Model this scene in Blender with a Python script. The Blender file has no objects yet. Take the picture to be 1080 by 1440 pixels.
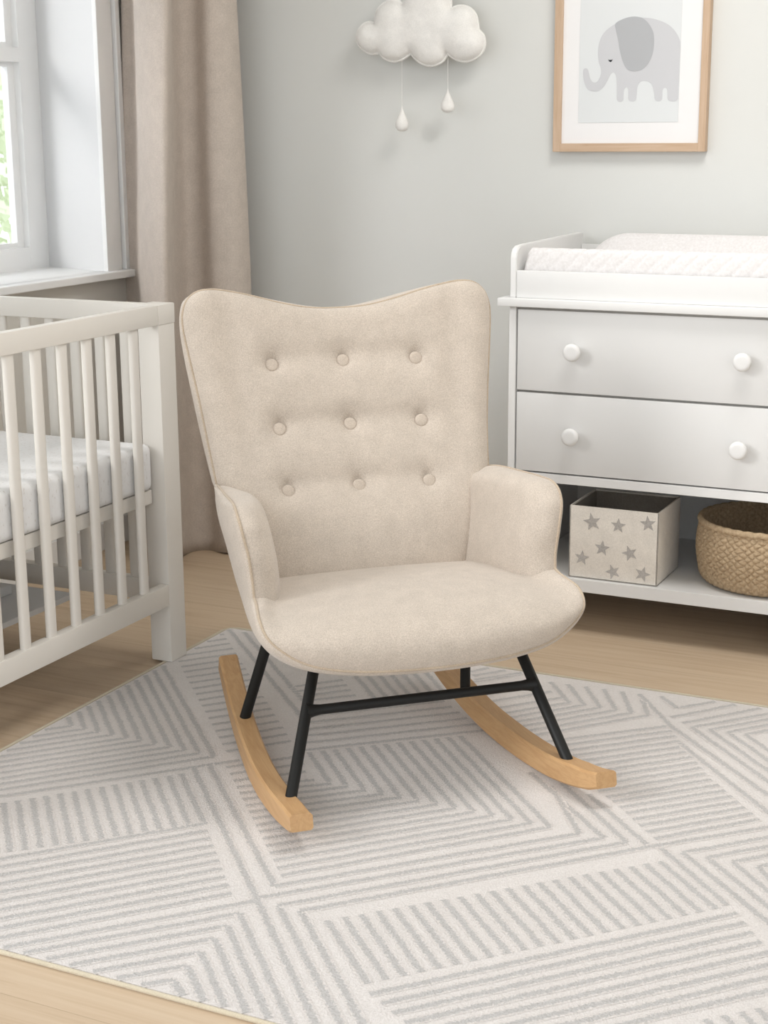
import bpy, bmesh, math, random
from math import sin, cos, pi, radians, sqrt
from mathutils import Vector, Matrix, geometry
import numpy as np
random.seed(7)
S = bpy.context.scene
COL = S.collection

# ------------------------------------------------------------------ helpers
def lin(c):
    r = []
    for v in c:
        v = v / 255.0
        r.append(v / 12.92 if v <= 0.04045 else ((v + 0.055) / 1.055) ** 2.4)
    return tuple(r) + (1.0,)

class Mat:
    def __init__(s, name, rough=0.5, spec=0.5):
        s.m = bpy.data.materials.new(name); s.m.use_nodes = True
        s.nt = s.m.node_tree; s.b = s.nt.nodes['Principled BSDF']
        s.b.inputs['Roughness'].default_value = rough
        s.b.inputs['Specular IOR Level'].default_value = spec
    def n(s, t, **kw):
        nd = s.nt.nodes.new(t)
        for k, v in kw.items():
            if k in nd.inputs: nd.inputs[k].default_value = v
            else: setattr(nd, k, v)
        return nd
    def l(s, a, b): s.nt.links.new(a, b)
    def coord(s, kind='Object', scale=(1, 1, 1), rot=(0, 0, 0)):
        tc = s.n('ShaderNodeTexCoord'); mp = s.n('ShaderNodeMapping')
        mp.inputs['Scale'].default_value = scale; mp.inputs['Rotation'].default_value = rot
        s.l(tc.outputs[kind], mp.inputs['Vector']); return mp.outputs['Vector']
    def noise(s, vec, scale, detail=3.0, rough=0.6, dist=0.0):
        nd = s.n('ShaderNodeTexNoise'); nd.inputs['Scale'].default_value = scale
        nd.inputs['Detail'].default_value = detail; nd.inputs['Roughness'].default_value = rough
        nd.inputs['Distortion'].default_value = dist
        s.l(vec, nd.inputs['Vector']); return nd.outputs['Fac']
    def ramp(s, fac, stops):
        nd = s.n('ShaderNodeValToRGB'); cr = nd.color_ramp
        while len(cr.elements) < len(stops): cr.elements.new(0.5)
        for e, (p, c) in zip(cr.elements, stops):
            e.position = p; e.color = c if len(c) == 4 else lin(c)
        s.l(fac, nd.inputs['Fac']); return nd.outputs['Color']
    def mix(s, fac, a, b, mode='MIX'):
        nd = s.n('ShaderNodeMix', data_type='RGBA', blend_type=mode)
        for sock, v in ((0, fac), (6, a), (7, b)):
            if hasattr(v, 'links') or hasattr(v, 'is_linked'): s.l(v, nd.inputs[sock])
            else: nd.inputs[sock].default_value = v
        return nd.outputs[2]
    def math(s, op, a, b=0.0, c=0.0):
        nd = s.n('ShaderNodeMath', operation=op)
        for i, v in enumerate((a, b, c)):
            if hasattr(v, 'is_linked'): s.l(v, nd.inputs[i])
            else: nd.inputs[i].default_value = v
        return nd.outputs[0]
    def base(s, c):
        if hasattr(c, 'is_linked'): s.l(c, s.b.inputs['Base Color'])
        else: s.b.inputs['Base Color'].default_value = c
    def bump(s, h, strength, dist=0.01):
        nd = s.n('ShaderNodeBump'); nd.inputs['Strength'].default_value = strength
        nd.inputs['Distance'].default_value = dist
        s.l(h, nd.inputs['Height']); s.l(nd.outputs['Normal'], s.b.inputs['Normal'])

def tag(o, label=None, cat=None, group=None, kind=None):
    if label: o['label'] = label
    if cat: o['category'] = cat
    if group: o['group'] = group
    if kind: o['kind'] = kind
    return o

def root(name, loc, label, cat, rz=0.0, group=None):
    o = bpy.data.objects.new(name, None); COL.objects.link(o)
    o.location = loc; o.rotation_euler = (0, 0, rz); o.empty_display_size = 0.05
    return tag(o, label, cat, group)

def obj(name, geo, mat, parent=None, origin=(0, 0, 0), smooth=False, label=None, kind=None, uvs=None):
    """geo: bmesh or (verts, faces) given in the parent's space shifted by origin."""
    me = bpy.data.meshes.new(name)
    if isinstance(geo, tuple):
        v, f = geo; me.from_pydata([tuple(map(float, p)) for p in v], [], f)
    else:
        geo.to_mesh(me); geo.free()
    if any(origin): me.transform(Matrix.Translation([-c for c in origin]))
    bm = bmesh.new(); bm.from_mesh(me); bmesh.ops.recalc_face_normals(bm, faces=bm.faces); bm.to_mesh(me); bm.free()
    for m in (mat if isinstance(mat, (list, tuple)) else [mat]): me.materials.append(m.m)
    if smooth:
        me.shade_smooth()
        if smooth != True: me.set_sharp_from_angle(angle=radians(smooth))
    o = bpy.data.objects.new(name, me); COL.objects.link(o)
    if parent: o.parent = parent
    else: o.location = origin
    if label: o['label'] = label
    if kind: o['kind'] = kind
    return o

def box(bm, lo, hi, bev=0.0, seg=2, M=None):
    t = bmesh.new(); bmesh.ops.create_cube(t, size=1.0)
    for v in t.verts:
        v.co = Vector([lo[i] + (v.co[i] + 0.5) * (hi[i] - lo[i]) for i in range(3)])
    if bev: bmesh.ops.bevel(t, geom=list(t.edges), offset=bev, segments=seg, profile=0.6, affect='EDGES')
    if M is not None: t.transform(M)
    me = bpy.data.meshes.new('t'); t.to_mesh(me); t.free(); bm.from_mesh(me); bpy.data.meshes.remove(me)
    return bm
def BX(lo, hi, bev=0.0, seg=2): return box(bmesh.new(), lo, hi, bev, seg)

def grid(P, closed_u=False, closed_v=False):
    """P[nv][nu] points -> verts, quads"""
    nv, nu = len(P), len(P[0]); V = [p for r in P for p in r]; F = []
    for j in range(nv if closed_v else nv - 1):
        for i in range(nu if closed_u else nu - 1):
            a, b = i, (i + 1) % nu; c, d = j, (j + 1) % nv
            F.append((c * nu + a, c * nu + b, d * nu + b, d * nu + a))
    return V, F

def tube(path, r, n=10, closed=False, caps=True):
    P = [Vector(p) for p in path]; N = len(P)
    rr = r if isinstance(r, (list, tuple)) else [r] * N
    rings = []; up = None
    for i in range(N):
        a = P[(i - 1) % N] if (closed or i > 0) else P[i]; b = P[(i + 1) % N] if (closed or i < N - 1) else P[i]
        t = (b - a).normalized()
        if up is None: up = t.orthogonal().normalized()
        up = (up - t * up.dot(t)).normalized(); s = t.cross(up)
        rings.append([P[i] + (up * cos(2 * pi * k / n) + s * sin(2 * pi * k / n)) * rr[i] for k in range(n)])
    V, F = grid(rings, closed_u=True, closed_v=closed)
    if caps and not closed:
        F.append(tuple(range(n))); F.append(tuple((N - 1) * n + k for k in range(n)))
    return V, F

def lathe(prof, n=32, center=(0, 0, 0), axis='Z'):
    rings = []
    for r, h in prof:
        ring = []
        for k in range(n):
            a = 2 * pi * k / n
            p = (r * cos(a), r * sin(a), h) if axis == 'Z' else (r * cos(a), h, r * sin(a))
            ring.append(tuple(p[i] + center[i] for i in range(3)))
        rings.append(ring)
    V, F = grid(rings, closed_u=True)
    F.append(tuple(range(n))); F.append(tuple((len(prof) - 1) * n + k for k in range(n)))
    return V, F

def cr(pts, n, closed=False):
    """Catmull-Rom resample by arc length -> n points (numpy)"""
    P = np.array(pts, float); m = len(P); out = []
    rng = range(m) if closed else range(m - 1)
    for i in rng:
        p1, p2 = P[i % m], P[(i + 1) % m]
        p0 = P[(i - 1) % m] if (closed or i > 0) else 2 * p1 - p2
        p3 = P[(i + 2) % m] if (closed or i < m - 2) else 2 * p2 - p1
        d1, d2, d3 = [max(np.linalg.norm(b - a), 1e-6) ** .5 for a, b in ((p0, p1), (p1, p2), (p2, p3))]
        m1 = (p2 - p1) + d2 * ((p1 - p0) / d1 - (p2 - p0) / (d1 + d2))
        m2 = (p2 - p1) + d2 * ((p3 - p2) / d3 - (p3 - p1) / (d2 + d3))
        for k in range(24):
            t = k / 24
            out.append((2 * t**3 - 3 * t**2 + 1) * p1 + (t**3 - 2 * t**2 + t) * m1 + (-2 * t**3 + 3 * t**2) * p2 + (t**3 - t**2) * m2)
    out.append(P[0] if closed else P[-1]); Q = np.array(out)
    d = np.r_[0, np.cumsum(np.linalg.norm(np.diff(Q, axis=0), axis=1))]
    s = np.linspace(0, d[-1], n + 1)[:-1] if closed else np.linspace(0, d[-1], n)
    return np.stack([np.interp(s, d, Q[:, k]) for k in range(Q.shape[1])], 1)

# ------------------------------------------------------------------ materials
def fabric(name, c, var=7, scale=420, bump=0.35, rough=0.95, sheen=0.25):
    m = Mat(name, rough, 0.15)
    v = m.coord('Object'); f = m.noise(v, scale, 2.0, 0.7); g = m.noise(v, 26, 3.0, 0.6)
    dark = tuple(max(0, x - var * 1.6) for x in c); lite = tuple(min(255, x + var) for x in c)
    a = m.ramp(f, [(0.34, dark), (0.66, lite)])
    h = m.ramp(g, [(0.3, (0.93, 0.93, 0.93, 1)), (0.7, (1.03, 1.03, 1.03, 1))])
    m.base(m.mix(1.0, a, h, 'MULTIPLY'))
    wv = m.noise(m.coord('Object', (1, 1, 1)), scale * 1.1, 2.0, 0.7)
    m.bump(wv, bump, 0.0015)
    m.b.inputs['Sheen Weight'].default_value = sheen; m.b.inputs['Sheen Roughness'].default_value = 0.5
    return m
def paint(name, c, rough=0.5, spec=0.4, wob=0.04):
    m = Mat(name, rough, spec); v = m.coord('Object'); f = m.noise(v, 9, 2)
    m.base(m.mix(f, lin(c), lin(tuple(max(0, x - 2) for x in c))))
    m.bump(m.noise(v, 320, 2), wob, 0.001); return m
def wood(name, c1, c2, axis=1, rough=0.5, scale=1.0, spec=0.35):
    m = Mat(name, rough, spec)
    sc = [55 * scale] * 3; sc[axis] = 3.0 * scale
    v = m.coord('Object', sc)
    g = m.noise(v, 1.6, 5, 0.65, 0.6); h = m.noise(v, 7.0, 3, 0.7)
    a = m.ramp(g, [(0.3, c2), (0.62, c1)])
    m.base(m.mix(m.math('MULTIPLY', h, 0.25), a, lin(tuple(max(0, x - 22) for x in c2))))
    m.bump(h, 0.12, 0.001); return m

FAB = fabric('beige_linen', (197, 185, 172), 9, 430, 0.5)
PIPE = fabric('beige_piping', (186, 169, 149), 7, 430, 0.4)
BTN = fabric('beige_button_cloth', (196, 183, 169), 8, 500, 0.4)
ROCK = wood('light_beech', (200, 162, 118), (183, 143, 100), 1, 0.45, 1.3)
METAL = Mat('black_powder_coat', 0.5, 0.3); METAL.base(lin((24, 24, 23)))
METAL.bump(METAL.noise(METAL.coord(), 600, 2), 0.05, 0.0005)
WHITE = paint('white_lacquer', (228, 227, 225), 0.42, 0.4)
CRIBW = paint('crib_white_lacquer', (226, 221, 213), 0.45, 0.4)
DRW = paint('drawer_white', (221, 220, 218), 0.5, 0.35)
TRIM = paint('window_white', (242, 242, 241), 0.5, 0.3)
LINING = paint('window_reveal_plaster', (224, 224, 224), 0.8, 0.15)
WALL = paint('soft_grey_wall_paint', (218, 218, 214), 0.9, 0.15, 0.15)
WALLW = paint('window_wall_paint', (222, 219, 212), 0.9, 0.15, 0.15)

def floor_mat():
    m = Mat('pale_oak_floorboards', 0.55, 0.3)
    tc = m.n('ShaderNodeTexCoord'); br = m.n('ShaderNodeTexBrick')
    br.offset = 0.37; br.inputs['Scale'].default_value = 1.0
    br.inputs['Brick Width'].default_value = 5.3; br.inputs['Row Height'].default_value = 0.19
    br.inputs['Mortar Size'].default_value = 0.0006; br.inputs['Mortar Smooth'].default_value = 0.3
    br.inputs['Color1'].default_value = (0.35, 0.35, 0.35, 1); br.inputs['Color2'].default_value = (0.65, 0.65, 0.65, 1)
    br.inputs['Mortar'].default_value = (0, 0, 0, 1)
    m.l(tc.outputs['Object'], br.inputs['Vector'])
    # grain stretched along the boards, shifted per board
    off = m.n('ShaderNodeVectorMath', operation='MULTIPLY_ADD')
    m.l(br.outputs['Color'], off.inputs[0]); off.inputs[1].default_value = (9, 5, 3); m.l(tc.outputs['Object'], off.inputs[2])
    mp = m.n('ShaderNodeMapping'); mp.inputs['Scale'].default_value = (1.3, 26, 1); m.l(off.outputs[0], mp.inputs['Vector'])
    g = m.noise(mp.outputs['Vector'], 1.5, 6, 0.62, 0.9); h = m.noise(mp.outputs['Vector'], 8, 4, 0.7)
    a = m.ramp(g, [(0.28, (186, 162, 135)), (0.5, (201, 179, 153)), (0.72, (208, 188, 163))])
    t = m.mix(m.math('MULTIPLY', h, 0.22), a, lin((176, 150, 120)))
    pv = m.ramp(br.outputs['Color'], [(0.3, (0.95, 0.95, 0.95, 1)), (0.7, (1.03, 1.03, 1.03, 1))])
    t = m.mix(1.0, t, pv, 'MULTIPLY')
    m.base(m.mix(br.outputs['Fac'], t, lin((160, 138, 112)))); m.bump(h, 0.06, 0.001)
    return m
FLOOR = floor_mat()

def rug_mats():
    m = Mat('cream_rug_pile', 1.0, 0.05); v = m.coord('Object')
    a = m.noise(v, 260, 3, 0.75); b = m.noise(v, 12, 3)
    c = m.ramp(a, [(0.3, (216, 209, 204)), (0.7, (234, 228, 224))])
    m.base(m.mix(1.0, c, m.ramp(b, [(0.3, (0.97, 0.97, 0.97, 1)), (0.7, (1.02, 1.02, 1.02, 1))]), 'MULTIPLY'))
    m.bump(a, 0.8, 0.004); m.b.inputs['Sheen Weight'].default_value = 0.2
    g = Mat('rug_grey_tufts', 1.0, 0.05); v = g.coord('Object')
    a2 = g.noise(v, 260, 3, 0.75)
    cream = g.ramp(a2, [(0.3, (216, 209, 204)), (0.7, (234, 228, 224))])
    grey = g.ramp(a2, [(0.3, (184, 180, 177)), (0.72, (211, 208, 206))])
    uv = g.n('ShaderNodeUVMap'); sp = g.n('ShaderNodeSeparateXYZ'); g.l(uv.outputs['UV'], sp.inputs[0])
    d = g.math('ABSOLUTE', g.math('MULTIPLY_ADD', sp.outputs['Y'], 2.0, -1.0))
    e = g.noise(v, 190, 2, 0.8)
    k = g.math('MULTIPLY_ADD', g.math('SUBTRACT', e, 0.5), 1.7, d)
    f = g.ramp(k, [(0.42, (0, 0, 0, 1)), (0.72, (1, 1, 1, 1))])
    g.base(g.mix(f, grey, cream)); g.bump(a2, 0.9, 0.004)
    return m, g
RUG, RUGG = rug_mats()
EDGE = fabric('rug_binding', (200, 189, 167), 6, 500, 0.4)

# ------------------------------------------------------------------ camera
F_PX = 2190.3
cam = bpy.data.cameras.new('camera'); co = bpy.data.objects.new('camera', cam); COL.objects.link(co)
cam.sensor_fit = 'VERTICAL'; cam.sensor_height = 36.0; cam.lens = 36.0 * F_PX / 1440
p, y, ro = radians(13.65), radians(25.66), radians(-0.37)
fw = Vector((-sin(y) * cos(p), cos(y) * cos(p), -sin(p))); r0 = Vector((cos(y), sin(y), 0)); u0 = r0.cross(fw)
rt = r0 * cos(ro) + u0 * sin(ro); up = u0 * cos(ro) - r0 * sin(ro)
co.matrix_world = Matrix(((rt.x, up.x, -fw.x, 0), (rt.y, up.y, -fw.y, 0), (rt.z, up.z, -fw.z, 1.3), (0, 0, 0, 1)))
cam.dof.use_dof = True; cam.dof.focus_distance = 3.35; cam.dof.aperture_fstop = 11
cam.clip_start = 0.05
S.camera = co
# ------------------------------------------------------------------ room
YW, XW = 4.35, -2.93
def struct(name, geo, mat, **k): return obj(name, geo, mat, kind='structure', **k)
struct('floor', BX((-3.25, -0.6, -0.05), (1.9, YW + .05, 0)), FLOOR)
struct('wall_back', BX((XW, YW, 0), (1.9, YW + .12, 2.65)), WALL)
struct('wall_right_unseen', BX((1.9, .6, 0), (2.0, YW + .12, 2.65)), WALL)  # out of view, added to cut ambient light from the open right
struct('ceiling_unseen', BX((XW - .27, .5, 2.65), (2.0, YW + .12, 2.75)), WALL)  # out of view, added to hold back light from above
WY0, WY1, WZ0, WZ1 = 2.35, 4.083, 0.862, 2.25
bm = bmesh.new()
box(bm, (XW - .27, 2.05, 0), (XW, YW + .12, WZ0))
box(bm, (XW - .27, 2.05, WZ1), (XW, YW + .12, 2.65))
box(bm, (XW - .27, 2.05, WZ0), (XW, WY0, WZ1))
# far pier, its reveal slanting back to the window
v = [(XW, WY1), (XW, YW + .12), (XW - .27, YW + .12), (XW - .27, 4.16)]
V = [(x, y_, z) for z in (WZ0, WZ1) for x, y_ in v]
me = bpy.data.meshes.new('t'); me.from_pydata(V, [], [(0, 1, 2, 3), (4, 5, 6, 7)] + [(i, (i + 1) % 4, 4 + (i + 1) % 4, 4 + i) for i in range(4)]); bm.from_mesh(me)
struct('wall_left', bm, WALLW)
# white painted reveal lining
struct('trim_1', ([(XW + .004, WY1 - .003, WZ0), (XW + .004, WY1 - .003, WZ1), (XW - .27, 4.154, WZ1), (XW - .27, 4.154, WZ0),
                   (XW + .004, WY1 + .012, WZ0), (XW + .004, WY1 + .012, WZ1), (XW - .27, 4.17, WZ1), (XW - .27, 4.17, WZ0)],
                  [(0, 1, 2, 3), (4, 5, 6, 7), (0, 1, 5, 4), (2, 3, 7, 6), (1, 2, 6, 5), (0, 3, 7, 4)]), LINING)
bm = BX((XW - .002, WY1 - .004, .884), (XW + .014, 4.155, 2.33), .002)
box(bm, (XW, 4.155, .884), (XW + .006, 4.168, 2.33), .001)
box(bm, (XW, 4.168, .884), (XW + .022, 4.19, 2.33), .003)
box(bm, (XW - .002, WY0 - .1, WZ1 - .01), (XW + .014, WY1, WZ1 + .08), .002)
struct('trim_2', bm, TRIM)
bm = BX((XW - .27, WY0 - .02, .862), (XW, 4.17, .885), .0)
box(bm, (XW - .01, WY0 - .1, .862), (-2.88, 4.205, .885), .004, 3)
struct('trim_3', bm, TRIM)                     # window sill
struct('baseboard_left', BX((XW, 2.05, 0), (XW + .014, YW, .09), .003), TRIM)
struct('baseboard_back', BX((XW, YW - .014, 0), (1.9, YW, .09), .003), TRIM)
# window: frame, two sashes with panes
XF = -3.2
bm = BX((XF - .05, 4.058, .885), (XF, 4.175, WZ1))
box(bm, (XF - .0501, WY0 - .02, .885), (XF - .0001, WY0 + .05, WZ1))
for y0, y1 in ((WY0 + .05, 3.2), (3.29, 4.058)):
    for z0, z1 in ((.885, .955), (1.524, 1.568), (WZ1 - .07, WZ1)): box(bm, (XF - .0502, y0, z0), (XF - .0002, y1, z1))
box(bm, (XF - .05, 3.2, .885), (XF, 3.29, WZ1))
win = struct('window_1', bm, TRIM)
bm = bmesh.new()
for z0, z1 in ((.954, 1.525), (1.567, WZ1 - .068)):
    for y0, y1 in ((WY0 + .048, 3.202), (3.288, 4.0595)):
        w = .034
        box(bm, (XF - .045, y0, z0), (XF - .022, y0 + w, z1)); box(bm, (XF - .045, y1 - w, z0), (XF - .022, y1, z1))
        box(bm, (XF - .044, y0 + w, z0), (XF - .0225, y1 - w, z0 + .016)); box(bm, (XF - .044, y0 + w, z1 - .016), (XF - .0225, y1 - w, z1))
obj('window_sash', bm, TRIM, win)
GL = Mat('window_glass', 0.0, 0.5); GL.base((1, 1, 1, 1)); GL.b.inputs['Transmission Weight'].default_value = 1.0; GL.b.inputs['IOR'].default_value = 1.01
bm = bmesh.new()
for z0, z1 in ((.965, 1.513), (1.579, WZ1 - .08)):
    for y0, y1 in ((WY0 + .08, 3.17), (3.32, 4.03)): box(bm, (XF - .036, y0, z0), (XF - .032, y1, z1))
obj('window_pane', bm, GL, win)

# garden foliage outside the window
LEAF = Mat('overexposed_leaves', 0.7, 0.2)
v = LEAF.coord('Object'); LEAF.base(LEAF.ramp(LEAF.noise(v, 1.8, 3), [(0.3, (206, 216, 184)), (0.5, (222, 230, 204)), (0.7, (240, 244, 232))]))  # overexposure put into the colour: leaf green washed towards white
LEAF.b.inputs['Subsurface Weight'].default_value = 0.0
BARK = Mat('tree_bark', 0.9, 0.1); BARK.base(lin((140, 126, 106)))
def tree(x, y_, h, rad, label, seed):
    rnd = random.Random(seed)
    t = root('garden_tree', (x, y_, -1.0), label, 'tree', group=None)
    V, F = tube([(0, 0, 0), (.1, 0, h * .4), (.05, .1, h * .8)], [.16, .11, .05], 8); obj('trunk', (V, F), BARK, t, smooth=True)
    V, F = [], []
    for i in range(5200):
        a, b = rnd.uniform(0, 2 * pi), math.acos(rnd.uniform(-1, 1)); q = rnd.uniform(.35, 1) ** .5
        c = Vector((rad * q * sin(b) * cos(a), rad * q * sin(b) * sin(a), h * .58 + rad * 1.15 * q * cos(b)))
        d = Vector([rnd.uniform(-1, 1) for _ in range(3)]).normalized(); e = d.orthogonal().normalized() * rnd.uniform(.025, .055); g = d.cross(e) * 1.8
        n0 = len(V); V += [c - g, c + e, c + g, c - e]; F.append((n0, n0 + 1, n0 + 2, n0 + 3))
    obj('foliage', (V, F), LEAF, t, smooth=False)
tree(-9.4, 10.2, 3.9, 1.55, 'green garden tree with overexposed leaves seen through the window panes', 1)
tree(-12.8, 13.0, 5.2, 2.2, 'taller tree with overexposed leaves further off behind the garden tree outside the window', 2)

# ------------------------------------------------------------------ curtain
CURT = fabric('taupe_linen_curtain', (200, 188, 177), 6, 300, 0.4, 0.95, 0.1)
CURT.b.inputs['Transmission Weight'].default_value = 0.0
cur = [(-2.905, -2.905, 4.26)] + [(-2.907, -2.937, 4.2), (-2.877, -2.902, 4.19), (-2.847, -2.869, 4.17), (-2.777, -2.799, 4.08), (-2.7, -2.72, 3.97), (-2.636, -2.657, 3.91), (-2.567, -2.592, 3.865), (-2.515, -2.547, 3.85), (-2.531, -2.561, 3.89), (-2.572, -2.6, 3.96), (-2.612, -2.632, 4.04), (-2.621, -2.635, 4.1), (-2.594, -2.601, 4.12), (-2.534, -2.534, 4.095), (-2.505, -2.493, 4.11), (-2.489, -2.471, 4.14), (-2.493, -2.473, 4.2)] + [(-2.54, -2.52, 4.25), (-2.64, -2.62, 4.24), (-2.74, -2.72, 4.29)]
rows = []
for z in np.linspace(0.002, 2.42, 60):
    k = (1.69 - z) / 0.8
    k = k if k < 1 else 1 + (k - 1) * .35
    k = max(k, -.3)
    pts = [(a + (b - a) * k, yy + .006 * sin(z * 3 + i)) for i, (a, b, yy) in enumerate(cur)]
    c2 = cr(pts, 150); rows.append([(px_, py_, z + .004 * sin(j * .25) * (z < .05)) for j, (px_, py_) in enumerate(c2)])
ct = root('curtain', (-2.7, 4.05, 0), 'taupe linen curtain hanging in deep folds beside the window', 'curtain')
V, F = grid(rows); o = obj('curtain_panel', (V, F), CURT, ct, (-2.7, 4.05, 0), smooth=True)
md = o.modifiers.new('cloth_thickness', 'SOLIDIFY'); md.thickness = 0.003

# ------------------------------------------------------------------ cloud wall mobile
FELT = fabric('ivory_felt', (236, 233, 228), 4, 380, 0.3, 1.0, 0.2)
cl = [(-2.137,1.571),(-2.127,1.601),(-2.104,1.616),(-2.078,1.615),(-2.069,1.649),(-2.046,1.669),(-2.023,1.676),(-2.0,1.673),(-1.986,1.663),(-1.977,1.69),(-1.955,1.713),(-1.903,1.724),(-1.861,1.708),(-1.839,1.681),(-1.835,1.646),(-1.81,1.652),(-1.782,1.647),(-1.76,1.627),(-1.75,1.585),(-1.733,1.565),(-1.733,1.534),(-1.75,1.513),(-1.787,1.5),(-1.821,1.507),(-1.845,1.523),(-1.861,1.502),(-1.899,1.491),(-1.932,1.5),(-1.962,1.526),(-1.989,1.511),(-2.019,1.506),(-2.047,1.515),(-2.063,1.531),(-2.093,1.53),(-2.121,1.545)]
sharp = [3, 8, 14, 18, 24, 28, 32]
rim = []
for a, b in zip(sharp, sharp[1:] + [sharp[0] + len(cl)]):
    seg = [cl[i % len(cl)] for i in range(a, b + 1)]
    q = cr(seg, max(8, len(seg) * 4)); rim += [tuple(x) for x in q[:-1]]
def inflate(rim, H, step=.006, lobes=None, D=.05, y0=0.0, sgn=-1):
    R = np.array(rim); A, B = R, np.roll(R, -1, 0)
    def dist(p):
        ab = B - A; t = np.clip(((p - A) * ab).sum(1) / (ab ** 2).sum(1), 0, 1); q = A + ab * t[:, None]
        return np.sqrt(((p - q) ** 2).sum(1)).min()
    def inside(p):
        x, y_ = p; c = ((A[:, 1] > y_) != (B[:, 1] > y_)); xx = A[:, 0] + (y_ - A[:, 1]) * (B[:, 0] - A[:, 0]) / np.where(B[:, 1] == A[:, 1], 1e-9, B[:, 1] - A[:, 1])
        return (c & (x < xx)).sum() % 2 == 1
    pts = [Vector(p) for p in rim]; n = len(pts)
    x = R[:, 0].min()
    while x < R[:, 0].max():
        z = R[:, 1].min()
        while z < R[:, 1].max():
            if inside((x, z)) and dist(np.array((x, z))) > step * .6: pts.append(Vector((x, z)))
            z += step
        x += step
    out = geometry.delaunay_2d_cdt(pts, [(i, (i + 1) % n) for i in range(n)], [], 1, 1e-6)
    V, F = [], [tuple(f) for f in out[2]]
    for q in out[0]:
        d = dist(np.array(q)); t = min(d / D, 1)
        h = H * sqrt(max(0, 1 - (1 - t) ** 2))
        if lobes:
            hl = max(0.0, max(1 - ((q[0] - a) ** 2 + (q[1] - b) ** 2) / (r * r) for a, b, r in lobes)); h = h * (.86 + .17 * sqrt(hl))
        V.append((q[0], y0 + sgn * h, q[1]))
    return V, F
lob = [(-2.09, 1.572, .05), (-2.02, 1.60, .085), (-1.90, 1.61, .115), (-1.80, 1.575, .085), (-1.9, 1.56, .08), (-1.77, 1.55, .055), (-2.02, 1.56, .06)]
cm = root('cloud_mobile', (-1.93, 4.29, 1.49), 'ivory felt cloud on the grey wall with two dangling raindrops', 'wall decoration')
O = (-1.93, 4.29, 1.49)
V1, F1 = inflate(rim, .033, lobes=lob, D=.062, y0=4.283); V2, F2 = inflate(rim, .03, step=.02, y0=4.287, sgn=1)
obj('cloud_cushion', (V1 + V2, F1 + [tuple(i + len(V1) for i in f) for f in F2]), FELT, cm, O, smooth=True)
obj('cloud_seam', tube([(x, 4.284, z) for x, z in rim], .0042, 8, closed=True), FELT, cm, O, smooth=True)
obj('hanger', tube([(-1.93, 4.3, 1.62), (-1.93, 4.352, 1.66)], .002, 6), FELT, cm, O)
for x, zt, zb, ztop in ((-1.991, 1.377, 1.306, 1.513), (-1.845, 1.424, 1.358, 1.518)):
    h = zt - zb
    pr = [(.0006, zt + .002), (.003, zt - h * .12), (.0085, zt - h * .32), (.0145, zt - h * .52), (.0178, zt - h * .7), (.0165, zt - h * .86), (.010, zt - h * .97), (.001, zb)]
    q = cr([(a, b) for a, b in pr], 24)
    Vd, Fd = lathe([(a, b) for a, b in q], 24); Vd = [(x + a * 1.15, 4.284 + b * .8, c) for a, b, c in Vd]
    obj('raindrop', (Vd, Fd), FELT, cm, O, smooth=True)
    obj('string', tube([(x, 4.284, zt - .002), (x, 4.284, ztop)], .0007, 6), FELT, cm, O)

# ------------------------------------------------------------------ framed print
OAK = wood('frame_oak', (205, 179, 154), (190, 161, 133), 2, 0.55, 1.2)
OAKH = wood('frame_oak_across', (205, 179, 154), (190, 161, 133), 0, 0.55, 1.2)
MATB = paint('white_mount', (236, 234, 233), 0.9, 0.1); ART = paint('print_paper', (221, 223, 223), 0.95, 0.1)
ELE = paint('elephant_grey', (203, 203, 205), 0.95, 0.1); EAR = paint('elephant_ear_grey', (179, 180, 182), 0.95, 0.1); EYE = paint('eye_black', (50, 52, 56), 0.9, 0.1)
fx0, fx1, fz0, fz1 = -1.535, -1.096, 1.247, 1.86
O = (-1.315, 4.335, 1.247)
fr = root('picture_frame', O, 'oak framed print of a grey elephant hanging on the wall', 'picture')
w = .023
obj('frame_stile', BX((fx0, 4.32, fz0), (fx0 + w, 4.349, fz1), .001), OAK, fr, O)
obj('frame_stile', BX((fx1 - w + .003, 4.32, fz0), (fx1, 4.349, fz1), .001), OAK, fr, O)
obj('frame_rail', BX((fx0 + w, 4.3202, fz0), (fx1 - w + .003, 4.349, fz0 + w), .001), OAKH, fr, O)
obj('frame_rail', BX((fx0 + w, 4.3202, fz1 - w), (fx1 - w + .003, 4.349, fz1), .001), OAKH, fr, O)
obj('mount', BX((fx0 + .01, 4.329, fz0 + .01), (fx1 - .01, 4.345, fz1 - .01)), MATB, fr, O)
obj('print', BX((-1.463, 4.3278, 1.3266), (-1.1755, 4.331, 1.79)), ART, fr, O)
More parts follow.
